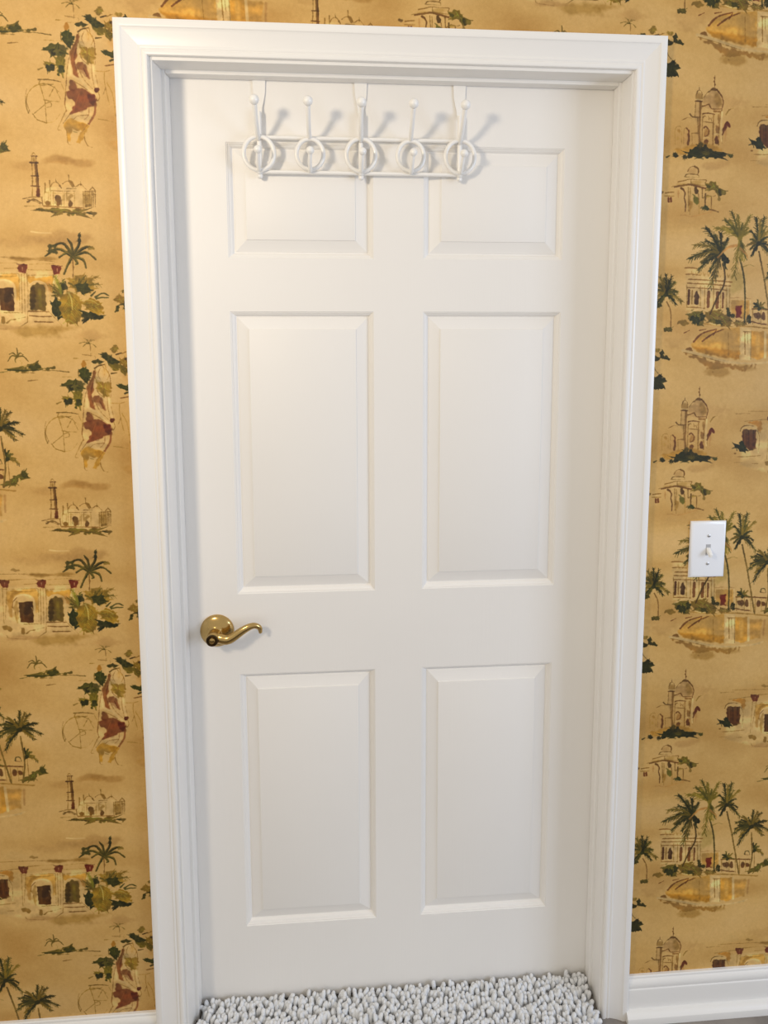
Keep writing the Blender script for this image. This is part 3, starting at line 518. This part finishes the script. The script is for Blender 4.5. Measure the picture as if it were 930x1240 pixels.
    # small palms
    L.palm((95, 562), [(97, 452), (150, 490), (190, 595), (155, 612), (32, 505), (12, 560), (14, 650), (168, 545), (60, 470), (130, 462), (55, 620)], lw=2.0, dens=6)
    L.line([(100, 600), (124, 650), (126, 738)], 2.4, (122, 84, 48), .85, .9); L.dot(110, 750, 24, 12, (78, 84, 36), .9); L.line([(126, 745), (140, 735)], 1.6, MG, .8)
    L.palm((838, 548), [(830, 500), (868, 520), (896, 572), (822, 570), (850, 505)], lw=1.9, dens=5); L.line([(840, 560), (836, 690)], 1.4, BR, .7)
    L.palm((660, 604), [(650, 555), (692, 568), (628, 574), (702, 602), (630, 604)], lw=1.7, dens=4); 
    # trunks
    L.line([(438, 370), (452, 430), (444, 490), (408, 556), (362, 652)], 3.6, (82, 58, 32), .9, .8); L.line([(540, 330), (566, 430), (574, 540), (572, 684)], 3.4, (80, 70, 36), .9, 1); L.line([(657, 290), (690, 440), (736, 702)], 3, (120, 92, 52), .9, 1.1); L.line([(819, 430), (824, 580), (800, 698)], 3, (116, 88, 50), .9, 1.1)
    # crowns
    L.palm((542, 225), [(490, 82), (605, 95), (390, 178), (450, 130), (605, 180), (508, 432), (575, 330), (530, 100)], ((128, 108, 48), (150, 126, 58), (92, 84, 38)), 2.2, 7, .08, .24)
    L.palm((430, 318), [(238, 358), (268, 282), (335, 182), (292, 415), (365, 505), (425, 205), (470, 230), (290, 340), (470, 350)], ((38, 48, 24), (56, 68, 32), (92, 94, 42)), 2.3, 8, .14, .26)
    L.line([(520, 266), (470, 280), (408, 338)], 6, (210, 154, 82), .85, .5, 2); L.line([(545, 280), (580, 310), (590, 330)], 5, (196, 146, 76), .8, .5, 2); L.dot(456, 350, 16, 20, (34, 42, 20), .92)
    L.palm((655, 246), [(640, 106), (690, 100), (738, 148), (715, 205), (742, 325), (582, 262), (612, 318), (605, 225), (665, 115), (725, 260)], ((44, 54, 26), (74, 84, 36), (110, 110, 48)), 2.1, 7, .12, .24)
    L.palm((820, 390), [(832, 282), (885, 298), (918, 352), (934, 415), (895, 445), (712, 405), (718, 362), (765, 322), (728, 512), (695, 440), (860, 290)], ((40, 48, 22), (62, 70, 30), (108, 106, 46)), 2.2, 7, .12, .24)
    L.line([(560, 380), (600, 366), (628, 372)], 1.6, (150, 124, 66), .7)
for f_ in (paint_mosque, paint_colonnade, paint_island, paint_pavilion, paint_taj, paint_pool, paint_lady): f_()
CAN += (.006*NFINE+.006*NSM)[..., None]
img = bpy.data.images.new('wallpaper_print', TW, TH, alpha=False)
buf = np.ones((TH, TW, 4), np.float32); buf[..., :3] = np.clip(CAN, 0, 1)
img.pixels.foreach_set(buf.ravel()); img.update(); img.pack()

def wallpaper():
    m = bpy.data.materials.new('wallpaper'); m.use_nodes = True
    nt = m.node_tree; b = nt.nodes['Principled BSDF']; b.inputs['Roughness'].default_value = .55; b.inputs['Specular IOR Level'].default_value = .3
    tc = nt.nodes.new('ShaderNodeTexCoord'); sx = nt.nodes.new('ShaderNodeSeparateXYZ'); cb = nt.nodes.new('ShaderNodeCombineXYZ')
    nt.links.new(tc.outputs['Object'], sx.inputs[0])
    for a, k, dst in (('X', 1/(TW*RES), 'X'), ('Z', 1/(TH*RES), 'Y')):
        mu = nt.nodes.new('ShaderNodeMath'); mu.operation = 'MULTIPLY'; mu.inputs[1].default_value = k
        nt.links.new(sx.outputs[a], mu.inputs[0]); nt.links.new(mu.outputs[0], cb.inputs[dst])
    it = nt.nodes.new('ShaderNodeTexImage'); it.image = img; it.extension = 'REPEAT'; it.interpolation = 'Cubic'
    nt.links.new(cb.outputs[0], it.inputs['Vector'])
    n = nt.nodes.new('ShaderNodeTexNoise'); n.inputs['Scale'].default_value = 2.3; n.inputs['Detail'].default_value = 3
    nt.links.new(tc.outputs['Object'], n.inputs['Vector'])
    r = nt.nodes.new('ShaderNodeValToRGB'); r.color_ramp.elements[0].position = .35; r.color_ramp.elements[1].position = .65
    r.color_ramp.elements[0].color = (.66, .60, .48, 1); r.color_ramp.elements[1].color = (.80, .735, .60, 1)
    nt.links.new(n.outputs['Fac'], r.inputs['Fac'])
    mx = nt.nodes.new('ShaderNodeMix'); mx.data_type = 'RGBA'; mx.blend_type = 'MULTIPLY'; mx.inputs[0].default_value = 1
    nt.links.new(it.outputs['Color'], mx.inputs[6]); nt.links.new(r.outputs['Color'], mx.inputs[7])
    nt.links.new(mx.outputs[2], b.inputs['Base Color'])
    n2 = nt.nodes.new('ShaderNodeTexNoise'); n2.inputs['Scale'].default_value = 260
    nt.links.new(tc.outputs['Object'], n2.inputs['Vector'])
    bp = nt.nodes.new('ShaderNodeBump'); bp.inputs['Strength'].default_value = .08; bp.inputs['Distance'].default_value = .001
    nt.links.new(n2.outputs['Fac'], bp.inputs['Height']); nt.links.new(bp.outputs['Normal'], b.inputs['Normal'])
    return m
WALLP = wallpaper()

# ------------------------------------------------------------------ wall, floor
JX, JZ = .4515, 2.0435          # clear opening between the jambs, underside of head jamb
JT = .018; DEPTH = .115         # jamb thickness, wall thickness
bm = bmesh.new()
ox = JX+JT
o_pts = [(-2.4, 0), (-ox, 0), (-ox, JZ+JT), (ox, JZ+JT), (ox, 0), (2.4, 0), (2.4, 2.6), (-2.4, 2.6)]
fr = [bm.verts.new((x, 0, z)) for x, z in o_pts]; bk = [bm.verts.new((x, DEPTH, z)) for x, z in o_pts]
bm.faces.new(fr); bm.faces.new(bk[::-1])
for i in range(8):
    j = (i+1) % 8; bm.faces.new((fr[i], bk[i], bk[j], fr[j]))
bmesh.ops.recalc_face_normals(bm, faces=bm.faces)
tag(new_obj('wall_back', bm, WALLP), 'wall papered with tan scenic print of palms, domes and pavilions', 'wall', kind='structure')

bm = bmesh.new(); box(bm, -2.4, 2.4, -3.2, .6, -.05, -.004); bmesh.ops.recalc_face_normals(bm, faces=bm.faces)
floor = tag(new_obj('floor', bm, GAP), 'grey brown wood plank floor below the baseboards', 'floor', kind='structure')
random.seed(3)
pw, pl = .152, 1.22
bm = bmesh.new(); box(bm, -pl/2+.0008, pl/2-.0008, -pw/2+.0008, pw/2-.0008, -.004, 0); bevel_all(bm, .0006, 1)
pm = bpy.data.meshes.new('plank'); bm.to_mesh(pm); bm.free(); pm.materials.append(WOOD)
for r in range(9):
    y = .05-r*pw
    for c in range(-1, 2):
        x = c*pl+((r*.47) % 1)*pl-.3
        new_obj('plank', pm, parent=floor).location = (x, y, 0)

# ------------------------------------------------------------------ door lining: jambs and stops
SX, SY0, SY1 = .4445, .048, .077          # stop inner edge, stop front and door face
trim2 = tag(empty('trim_2', (0, 0, 0)), 'white painted door jamb with thin raised stop around the door', 'door jamb', kind='structure')
def pieces(name, boxes, material, parent, bev=.0012):
    for b_ in boxes:
        bm = bmesh.new(); box(bm, *b_); bevel_all(bm, bev, 2); new_obj(name, bm, material, parent)
pieces('jamb', [(-JX-JT, -JX, .0, DEPTH, 0, JZ+JT), (JX, JX+JT, .0, DEPTH, 0, JZ+JT), (-JX, JX, .0, DEPTH, JZ, JZ+JT)], TRIM, trim2)
SZ = JZ-(JX-SX)
pieces('door_stop', [(-JX-.004, -SX, SY0, SY1-.0006, 0, JZ+.004), (SX, JX+.004, SY0, SY1-.0006, 0, JZ+.004), (-SX, SX, SY0, SY1-.0006, SZ, JZ+.004)], TRIM, trim2, .0016)

# ------------------------------------------------------------------ casing, mitred at the corners
trim1 = tag(empty('trim_1', (0, 0, 0)), 'white moulded casing framing the six panel door', 'door casing', kind='structure')
prof = [(0, 0), (0, .0075), (.0006, .0088), (.002, .0097), (.005, .0100), (.0075, .0096), (.0088, .0082), (.0100, .0080), (.0112, .0088),
        (.0130, .0094), (.0150, .0090), (.0160, .0086), (.022, .0096), (.030, .0116), (.037, .0140), (.0415, .0156), (.0422, .0160), (.0432, .0170), (.046, .0175), (.054, .0174), (.0556, .0166), (.056, .0150), (.056, 0)]
IX, IZ, KZ = .4565, 2.0495, 60.5/56.
def casing(kind):
    bm = bmesh.new(); A, B = [], []
    for u_, t_ in prof:
        if kind == 'head':
            A.append(bm.verts.new((-IX-u_, -t_, IZ+u_*KZ))); B.append(bm.verts.new((IX+u_, -t_, IZ+u_*KZ)))
        else:
            s = -1 if kind == 'left' else 1
            A.append(bm.verts.new((s*(IX+u_), -t_, 0))); B.append(bm.verts.new((s*(IX+u_), -t_, IZ+u_*KZ)))
    n = len(A)
    for i in range(n):
        j = (i+1) % n; bm.faces.new((A[i], A[j], B[j], B[i]))
    bm.faces.new(A[::-1]); bm.faces.new(B)
    bmesh.ops.recalc_face_normals(bm, faces=bm.faces)
    return bm
for k, nm in (('left', 'casing_leg'), ('right', 'casing_leg'), ('head', 'casing_head')):
    new_obj(nm, casing(k), TRIM, trim1, smooth=True, autosmooth=28)

# ------------------------------------------------------------------ baseboards
bprof = [(0, 0), (.0125, 0), (.0125, .066), (.0118, .069), (.0105, .0705), (.0105, .0735), (.0118, .0755), (.0120, .079), (.0110, .084), (.0085, .0885), (.0065, .0905), (.0060, .0940), (.0045, .0960), (0, .0960)]
sprof = [(.0125, 0), (.0285, 0), (.0285, .010), (.0275, .015), (.024, .0195), (.019, .0225), (.0125, .0235)]
def extrude_prof(pr, x0, x1):
    bm = bmesh.new()
    A = [bm.verts.new((x0, -y, z)) for y, z in pr]; B = [bm.verts.new((x1, -y, z)) for y, z in pr]
    for i in range(len(pr)):
        j = (i+1) % len(pr); bm.faces.new((A[i], A[j], B[j], B[i]))
    bm.faces.new(A[::-1]); bm.faces.new(B); bmesh.ops.recalc_face_normals(bm, faces=bm.faces); return bm
for nm, x0, x1, lab in (('baseboard_right', IX+.056, 2.4, 'white moulded baseboard under the light switch'), ('baseboard_left', -2.4, -IX-.056, 'white moulded baseboard on the lever handle side of the door')):
    o = tag(new_obj(nm, extrude_prof(bprof, x0, x1), BASEB, None, True, 25), lab, 'baseboard', kind='structure')
    sx0, sx1 = (x0-.004, x1) if x0 > 0 else (x0, x1+.004)
    new_obj('shoe_moulding', extrude_prof(sprof, sx0, sx1), BASEB, o, True, 25)

# ------------------------------------------------------------------ six panel door
YF = SY1                            # door face
DX0, DX1, DZ0, DZ1 = -JX+.0025, JX-.0025, .006, JZ-.0025
OFF = .0022
PX = [(-.3434+OFF, -.0513+OFF), (.0513+OFF, .3434+OFF)]
PZ = [(1.6902, 1.9182), (.9794, 1.5822), (.1943, .7984)]
stick = [(0, 0), (.0014, .0014), (.0026, .0016), (.0034, .0034), (.0058, .0046), (.0080, .0068), (.0096, .0098), (.0104, .0104), (.0128, .0104)]
xs = [DX0, PX[0][0], PX[0][1], PX[1][0], PX[1][1], DX1]
zs = [DZ0, PZ[2][0], PZ[2][1], PZ[1][0], PZ[1][1], PZ[0][0], PZ[0][1], DZ1]
bm = bmesh.new()
G = {(i, j): bm.verts.new((xs[i], YF, zs[j])) for i in range(6) for j in range(8)}
for i in range(5):
    for j in range(7):
        if i in (1, 3) and j in (1, 3, 5): continue
        bm.faces.new((G[i, j], G[i+1, j], G[i+1, j+1], G[i, j+1]))
def rect_ring(bm, x0, x1, z0, z1, ins, y):
    return [bm.verts.new(p) for p in ((x0+ins, y, z0+ins), (x1-ins, y, z0+ins), (x1-ins, y, z1-ins), (x0+ins, y, z1-ins))]
for i in (1, 3):
    for j in (1, 3, 5):
        prev = [G[i, j], G[i+1, j], G[i+1, j+1], G[i, j+1]]
        for s_, d_ in stick[1:]:
            cur = rect_ring(bm, xs[i], xs[i+1], zs[j], zs[j+1], s_, YF+d_)
            for k in range(4): bm.faces.new((prev[k], prev[(k+1) % 4], cur[(k+1) % 4], cur[k]))
            prev = cur
YB = YF+.035
bx_ = [bm.verts.new((x, YB, z)) for x, z in ((DX0, DZ0), (DX1, DZ0), (DX1, DZ1), (DX0, DZ1))]
bm.faces.new(bx_[::-1])
bot = [G[i, 0] for i in range(6)]; top = [G[i, 7] for i in range(6)]; lf = [G[0, j] for j in range(8)]; rt = [G[5, j] for j in range(8)]
bm.faces.new(bot[::-1]+[bx_[0], bx_[1]]); bm.faces.new(top+[bx_[2], bx_[3]]); bm.faces.new(lf+[bx_[3], bx_[0]]); bm.faces.new(rt[::-1]+[bx_[1], bx_[2]])
bmesh.ops.recalc_face_normals(bm, faces=bm.faces)
door = tag(new_obj('door_1', bm, DOOR, None, True, 20), 'white six panel interior door set back in its white frame', 'door', kind='structure')
for i in (1, 3):
    for j in (1, 3, 5):
        bm = bmesh.new(); a_ = (xs[i], xs[i+1], zs[j], zs[j+1])
        prev = rect_ring(bm, *a_, .0110, YF+.0150); first = prev
        for s_, d_ in ((.0110, .0105), (.0126, .0104), (.0134, .0092), (.0362, .0030), (.0368, .0014), (.0380, .0010)):
            cur = rect_ring(bm, *a_, s_, YF+d_)
            for k in range(4): bm.faces.new((prev[k], prev[(k+1) % 4], cur[(k+1) % 4], cur[k]))
            prev = cur
        bm.faces.new(prev); bm.faces.new(first[::-1])
        bmesh.ops.recalc_face_normals(bm, faces=bm.faces)
        new_obj('raised_panel', bm, DOOR, door, True, 20)

# ------------------------------------------------------------------ lever handle (part of the door)
HX, HZ = -.3862, .9005
bm = bmesh.new()
lathe(bm, [(0, -.002), (.0350, -.002), (.0355, .001), (.0352, .0035), (.0335, .0060), (.0300, .0085), (.0240, .0112), (.0180, .0130), (.0140, .0140), (.0128, .0152), (.0122, .0180), (.0118, .0230), (.0118, .026), (0, .026)], (HX, YF, HZ), 48)
handle = tag(new_obj('door_handle', bm, BRASS, door, True, 35), 'polished brass lever handle on round rose')
yL = YF-.031
def P(u, v, y): p = px(u, v, y); return (p[0], p[1], p[2])
path = catmull([(HX-.004, yL+.004, HZ), (HX+.012, yL-.001, HZ-.001), (HX+.033, yL-.004, HZ-.002), P(294, 763.5, yL-.002), P(303, 758.8, yL), P(309, 757.8, yL+.002), P(314.2, 760.2, yL+.005), P(315.6, 766, yL+.008)], 7)
n = len(path); rr = [.0080*(1-t)**1.6+.0042 if t < .92 else .0042*(1-(t-.92)*3) for t in np.linspace(0, 1, n)]
rr = [min(r_, .0100) for r_ in rr]
bm = bmesh.new(); tube(bm, path, rr, 14, flat=(.85, 1.1))
lathe(bm, [(0, -.012), (.0130, -.012), (.0135, -.006), (.0135, .004), (.0132, .0085), (.0120, .0100), (0, .0100)], (HX, yL, HZ), 32)
lever = new_obj('lever', bm, BRASS, handle, True, 40)
bm = bmesh.new(); lathe(bm, [(.0124, .007), (.0124, .0112), (.0116, .0124), (.0098, .0124), (.0086, .0106), (0, .0104)], (HX, yL, HZ), 32)
new_obj('lock_ring', bm, BRASSD, handle, True, 30)
bm = bmesh.new(); lathe(bm, [(.0062, .010), (.0062, .0128), (.0054, .0140), (.0030, .0146), (0, .0148)], (HX, yL, HZ), 24)
new_obj('lock_button', bm, BRASS, handle, True, 30)
bm = bmesh.new(); lathe(bm, [(0, .0), (.0030, .0), (.0030, .0006), (0, .0006)], (HX-.001, YF-.0098, HZ+.0215), 16)
bmesh.ops.rotate(bm, cent=(HX, YF-.0098, HZ+.0215), matrix=Matrix.Rotation(math.radians(-24), 3, 'X'), verts=bm.verts)
new_obj('rose_screw_hole', bm, DARK, handle, True, 30)

# ------------------------------------------------------------------ over-the-door hook rack
rack = tag(empty('hook_rack', (-.073, YF-.012, 1.859)), 'white wire hook rack with five rings and ball tipped hooks hung over the door top', 'hook rack')
yR = YF-.012; ZT, ZB = 1.9255, 1.8590; RC = [-.2727, -.1733, -.0730, .0262, .1255]; RR = [.0295, .0265, .0290, .0265, .0295]
tr = .0040
for z_ in (ZT, ZB):
    bm = bmesh.new(); tube(bm, [(RC[0], yR, z_), (RC[-1], yR, z_)], tr, 12); new_obj('rail', bm, WIRE, rack, True, 40)
for i, x_ in enumerate(RC):
    zc = (ZT+ZB)/2+.001
    bm = bmesh.new(); tube(bm, [(x_+RR[i]*math.cos(t), yR-.0065, zc+(RR[i]+.003)*math.sin(t)) for t in np.linspace(0, 2*math.pi, 41)[:-1]], .0044, 10, closed=True)
    new_obj('ring', bm, WIRE, rack, True)
    # upper hook: rises from the top rail, leaning out to a ball
    bm = bmesh.new()
    b_ = Vector((x_+.003, .004, 1.9795))
    tube(bm, catmull([(x_, yR-.002, ZT-.004), (x_, yR-.014, ZT+.003), (x_+.001, yR-.034, 1.945), tuple(b_+Vector((0, .004, -.004)))], 6), [.0046]*18+[.0042], 10)
    hk = new_obj('hook', bm, WIRE, rack, True)
    bm = bmesh.new(); ball(bm, b_, .0095); new_obj('ball_tip', bm, WIRE, hk, True)
    # lower hook, smaller, inside the ring
    bm = bmesh.new(); b_ = Vector((x_+.004, .026, 1.894))
    tube(bm, catmull([(x_, yR-.002, ZB+.002), (x_+.001, yR-.014, ZB+.004), (x_+.002, yR-.028, 1.876), tuple(b_)], 6), .0040, 10)
    hk = new_obj('hook', bm, WIRE, rack, True)
    bm = bmesh.new(); ball(bm, b_, .0078); new_obj('ball_tip', bm, WIRE, hk, True)
    if i % 2 == 0:
        # hanger: flat strap over the door top that narrows to an upright rod
        bm = bmesh.new()
        tube(bm, [(x_, yR+.001, 1.975), (x_, yR+.001, ZB-.008)], .0050, 12); ball(bm, (x_, yR+.001, ZB-.008), .0058, 12, 8); ball(bm, (x_, yR-.003, ZT), .0062, 12, 8); ball(bm, (x_, yR-.003, ZB), .0062, 12, 8)
        up = new_obj('upright', bm, WIRE, rack, True, 50)
        bm = bmesh.new(); sw = [(1.968, .0052, yR+.0035), (1.985, .0060, YF-.0045), (2.000, .0092, YF-.0034), (2.012, .0115, YF-.0030), (2.0405, .0128, YF-.0030)]
        th = .0022; L_, R_ = [], []
        for z_, hw, y_ in sw:
            L_.append([bm.verts.new((x_-hw, y_, z_)), bm.verts.new((x_-hw, y_+th, z_))]); R_.append([bm.verts.new((x_+hw, y_, z_)), bm.verts.new((x_+hw, y_+th, z_))])
        for k in range(len(sw)-1):
            bm.faces.new((L_[k][0], R_[k][0], R_[k+1][0], L_[k+1][0])); bm.faces.new((L_[k][1], L_[k+1][1], R_[k+1][1], R_[k][1]))
            bm.faces.new((L_[k][0], L_[k+1][0], L_[k+1][1], L_[k][1])); bm.faces.new((R_[k][0], R_[k][1], R_[k+1][1], R_[k+1][0]))
        for k in (0, -1): bm.faces.new((L_[k][0], L_[k][1], R_[k][1], R_[k][0]))
        bmesh.ops.recalc_face_normals(bm, faces=bm.faces); new_obj('door_strap', bm, WIRE, rack)

# ------------------------------------------------------------------ light switch
sw_ = tag(empty('light_switch', (.6492, 0, 1.0870)), 'white toggle light switch plate on the wallpaper beside the door', 'light switch')
bm = bmesh.new(); X0, X1, Z0, Z1 = .6108, .6876, 1.0262, 1.1482
pa = [((0, 0, 0)), (0, .0022, 0), (.0016, .0044, 0), (.0044, .0058, 0), (.0070, .0062, 0)]
prev = None
for ins, dy, _ in pa:
    cur = rect_ring(bm, X0, X1, Z0, Z1, ins, -dy)
    if prev:
        for k in range(4): bm.faces.new((prev[k], prev[(k+1) % 4], cur[(k+1) % 4], cur[k]))
    else: bm.faces.new(cur[::-1])
    prev = cur
bm.faces.new(prev); bmesh.ops.recalc_face_normals(bm, faces=bm.faces)
new_obj('plate', bm, PLATE, sw_, True, 40)
scx, scz = .6492, 1.0872
bm = bmesh.new(); box(bm, scx-.0052, scx+.0052, -.0066, -.0058, scz-.0120, scz+.0120); bevel_all(bm, .0003, 1); slot = new_obj('toggle_slot', bm, mat('slot_grey', (.42, .42, .43), .5), sw_)
bm = bmesh.new()
vs = box(bm, scx-.0045, scx+.0045, -.0190, -.0062, -.0055, .0055)
for v_ in bm.verts:
    if v_.co.y < -.01: v_.co.z = v_.co.z*.7-.008; v_.co.x = scx+(v_.co.x-scx)*.85
    v_.co.z += scz
bevel_all(bm, .0012, 2); new_obj('toggle', bm, TOGGLE, sw_, True, 50)
for dz in (.0302, -.0302):
    bm = bmesh.new(); lathe(bm, [(0, 0), (.0036, 0), (.0034, .0010), (.002, .0016), (0, .0018)], (scx, -.0058, scz+dz), 20)
    s_ = new_obj('screw', bm, SCREW, sw_, True, 40)
    bm = bmesh.new(); box(bm, scx-.0026, scx+.0026, -.0080, -.0072, scz+dz-.0005, scz+dz+.0005); new_obj('screw_slot', bm, DARK, s_)

# ------------------------------------------------------------------ chenille rug
rug = tag(empty('bath_rug', (0, -.2, 0)), 'grey chenille shag rug lying on the floor against the door bottom', 'rug')
bm = bmesh.new(); box(bm, -.440, .440, -.52, .068, .0005, .008); bevel_all(bm, .002, 2); new_obj('backing', bm, BACK, rug)
random.seed(11); nr = np.random.default_rng(5)
# one noodle: rings of a capsule
prof_c = [(0, 0.0, .62), (0, .20, .92), (0, .55, 1.0), (0, .82, .90), (0, .95, .62)]
SEG = 7; V = []; F = []
def noodle(bx, by, bz, dx, dy, dz, ln, rad):
    d = np.array([dx, dy, dz]); d /= np.linalg.norm(d); a = np.cross(d, (0, 1, .3)); a /= np.linalg.norm(a); b = np.cross(d, a)
    base = len(V); bend = nr.normal(0, .0022, 2)
    for _, t, k in prof_c:
        c = np.array([bx, by, bz])+d*ln*t+(a*bend[0]+b*bend[1])*t*t
        for s in range(SEG):
            an = 2*math.pi*s/SEG; V.append(tuple(c+(a*math.cos(an)+b*math.sin(an))*rad*k))
    V.append(tuple(np.array([bx, by, bz])+d*ln*1.02+(a*bend[0]+b*bend[1])))
    for r in range(len(prof_c)-1):
        for s in range(SEG):
            s2 = (s+1) % SEG; F.append((base+r*SEG+s, base+r*SEG+s2, base+(r+1)*SEG+s2, base+(r+1)*SEG+s))
    tp = base+len(prof_c)*SEG
    for s in range(SEG): F.append((base+(len(prof_c)-1)*SEG+s, base+(len(prof_c)-1)*SEG+(s+1) % SEG, tp))
sp = .0088
yy = .0655; row = 0
while yy > -.52:
    xx = -.434+(row % 2)*sp/2
    while xx < .436:
        jx, jy = nr.normal(0, .0016, 2); ex = max(0, (abs(xx)-.405)/.03); sgn = 1 if xx > 0 else -1
        tx, ty = nr.normal(0, .30), nr.normal(-.05, .30)
        if yy > 0: ex *= .35
        if yy > .055: ty = nr.uniform(-.12, .10)
        noodle(xx+jx, yy+jy, .006, tx+sgn*ex*1.1, ty, 1.0, nr.uniform(.017, .025)*(1.35 if nr.random() < .04 else 1), nr.uniform(.0046, .0058))
        xx += sp
    yy -= sp*.9; row += 1
me = bpy.data.meshes.new('chenille_pile'); me.from_pydata(V, [], F); me.update()
o = new_obj('chenille_pile', me, PILE, rug, True); o['kind'] = 'stuff'
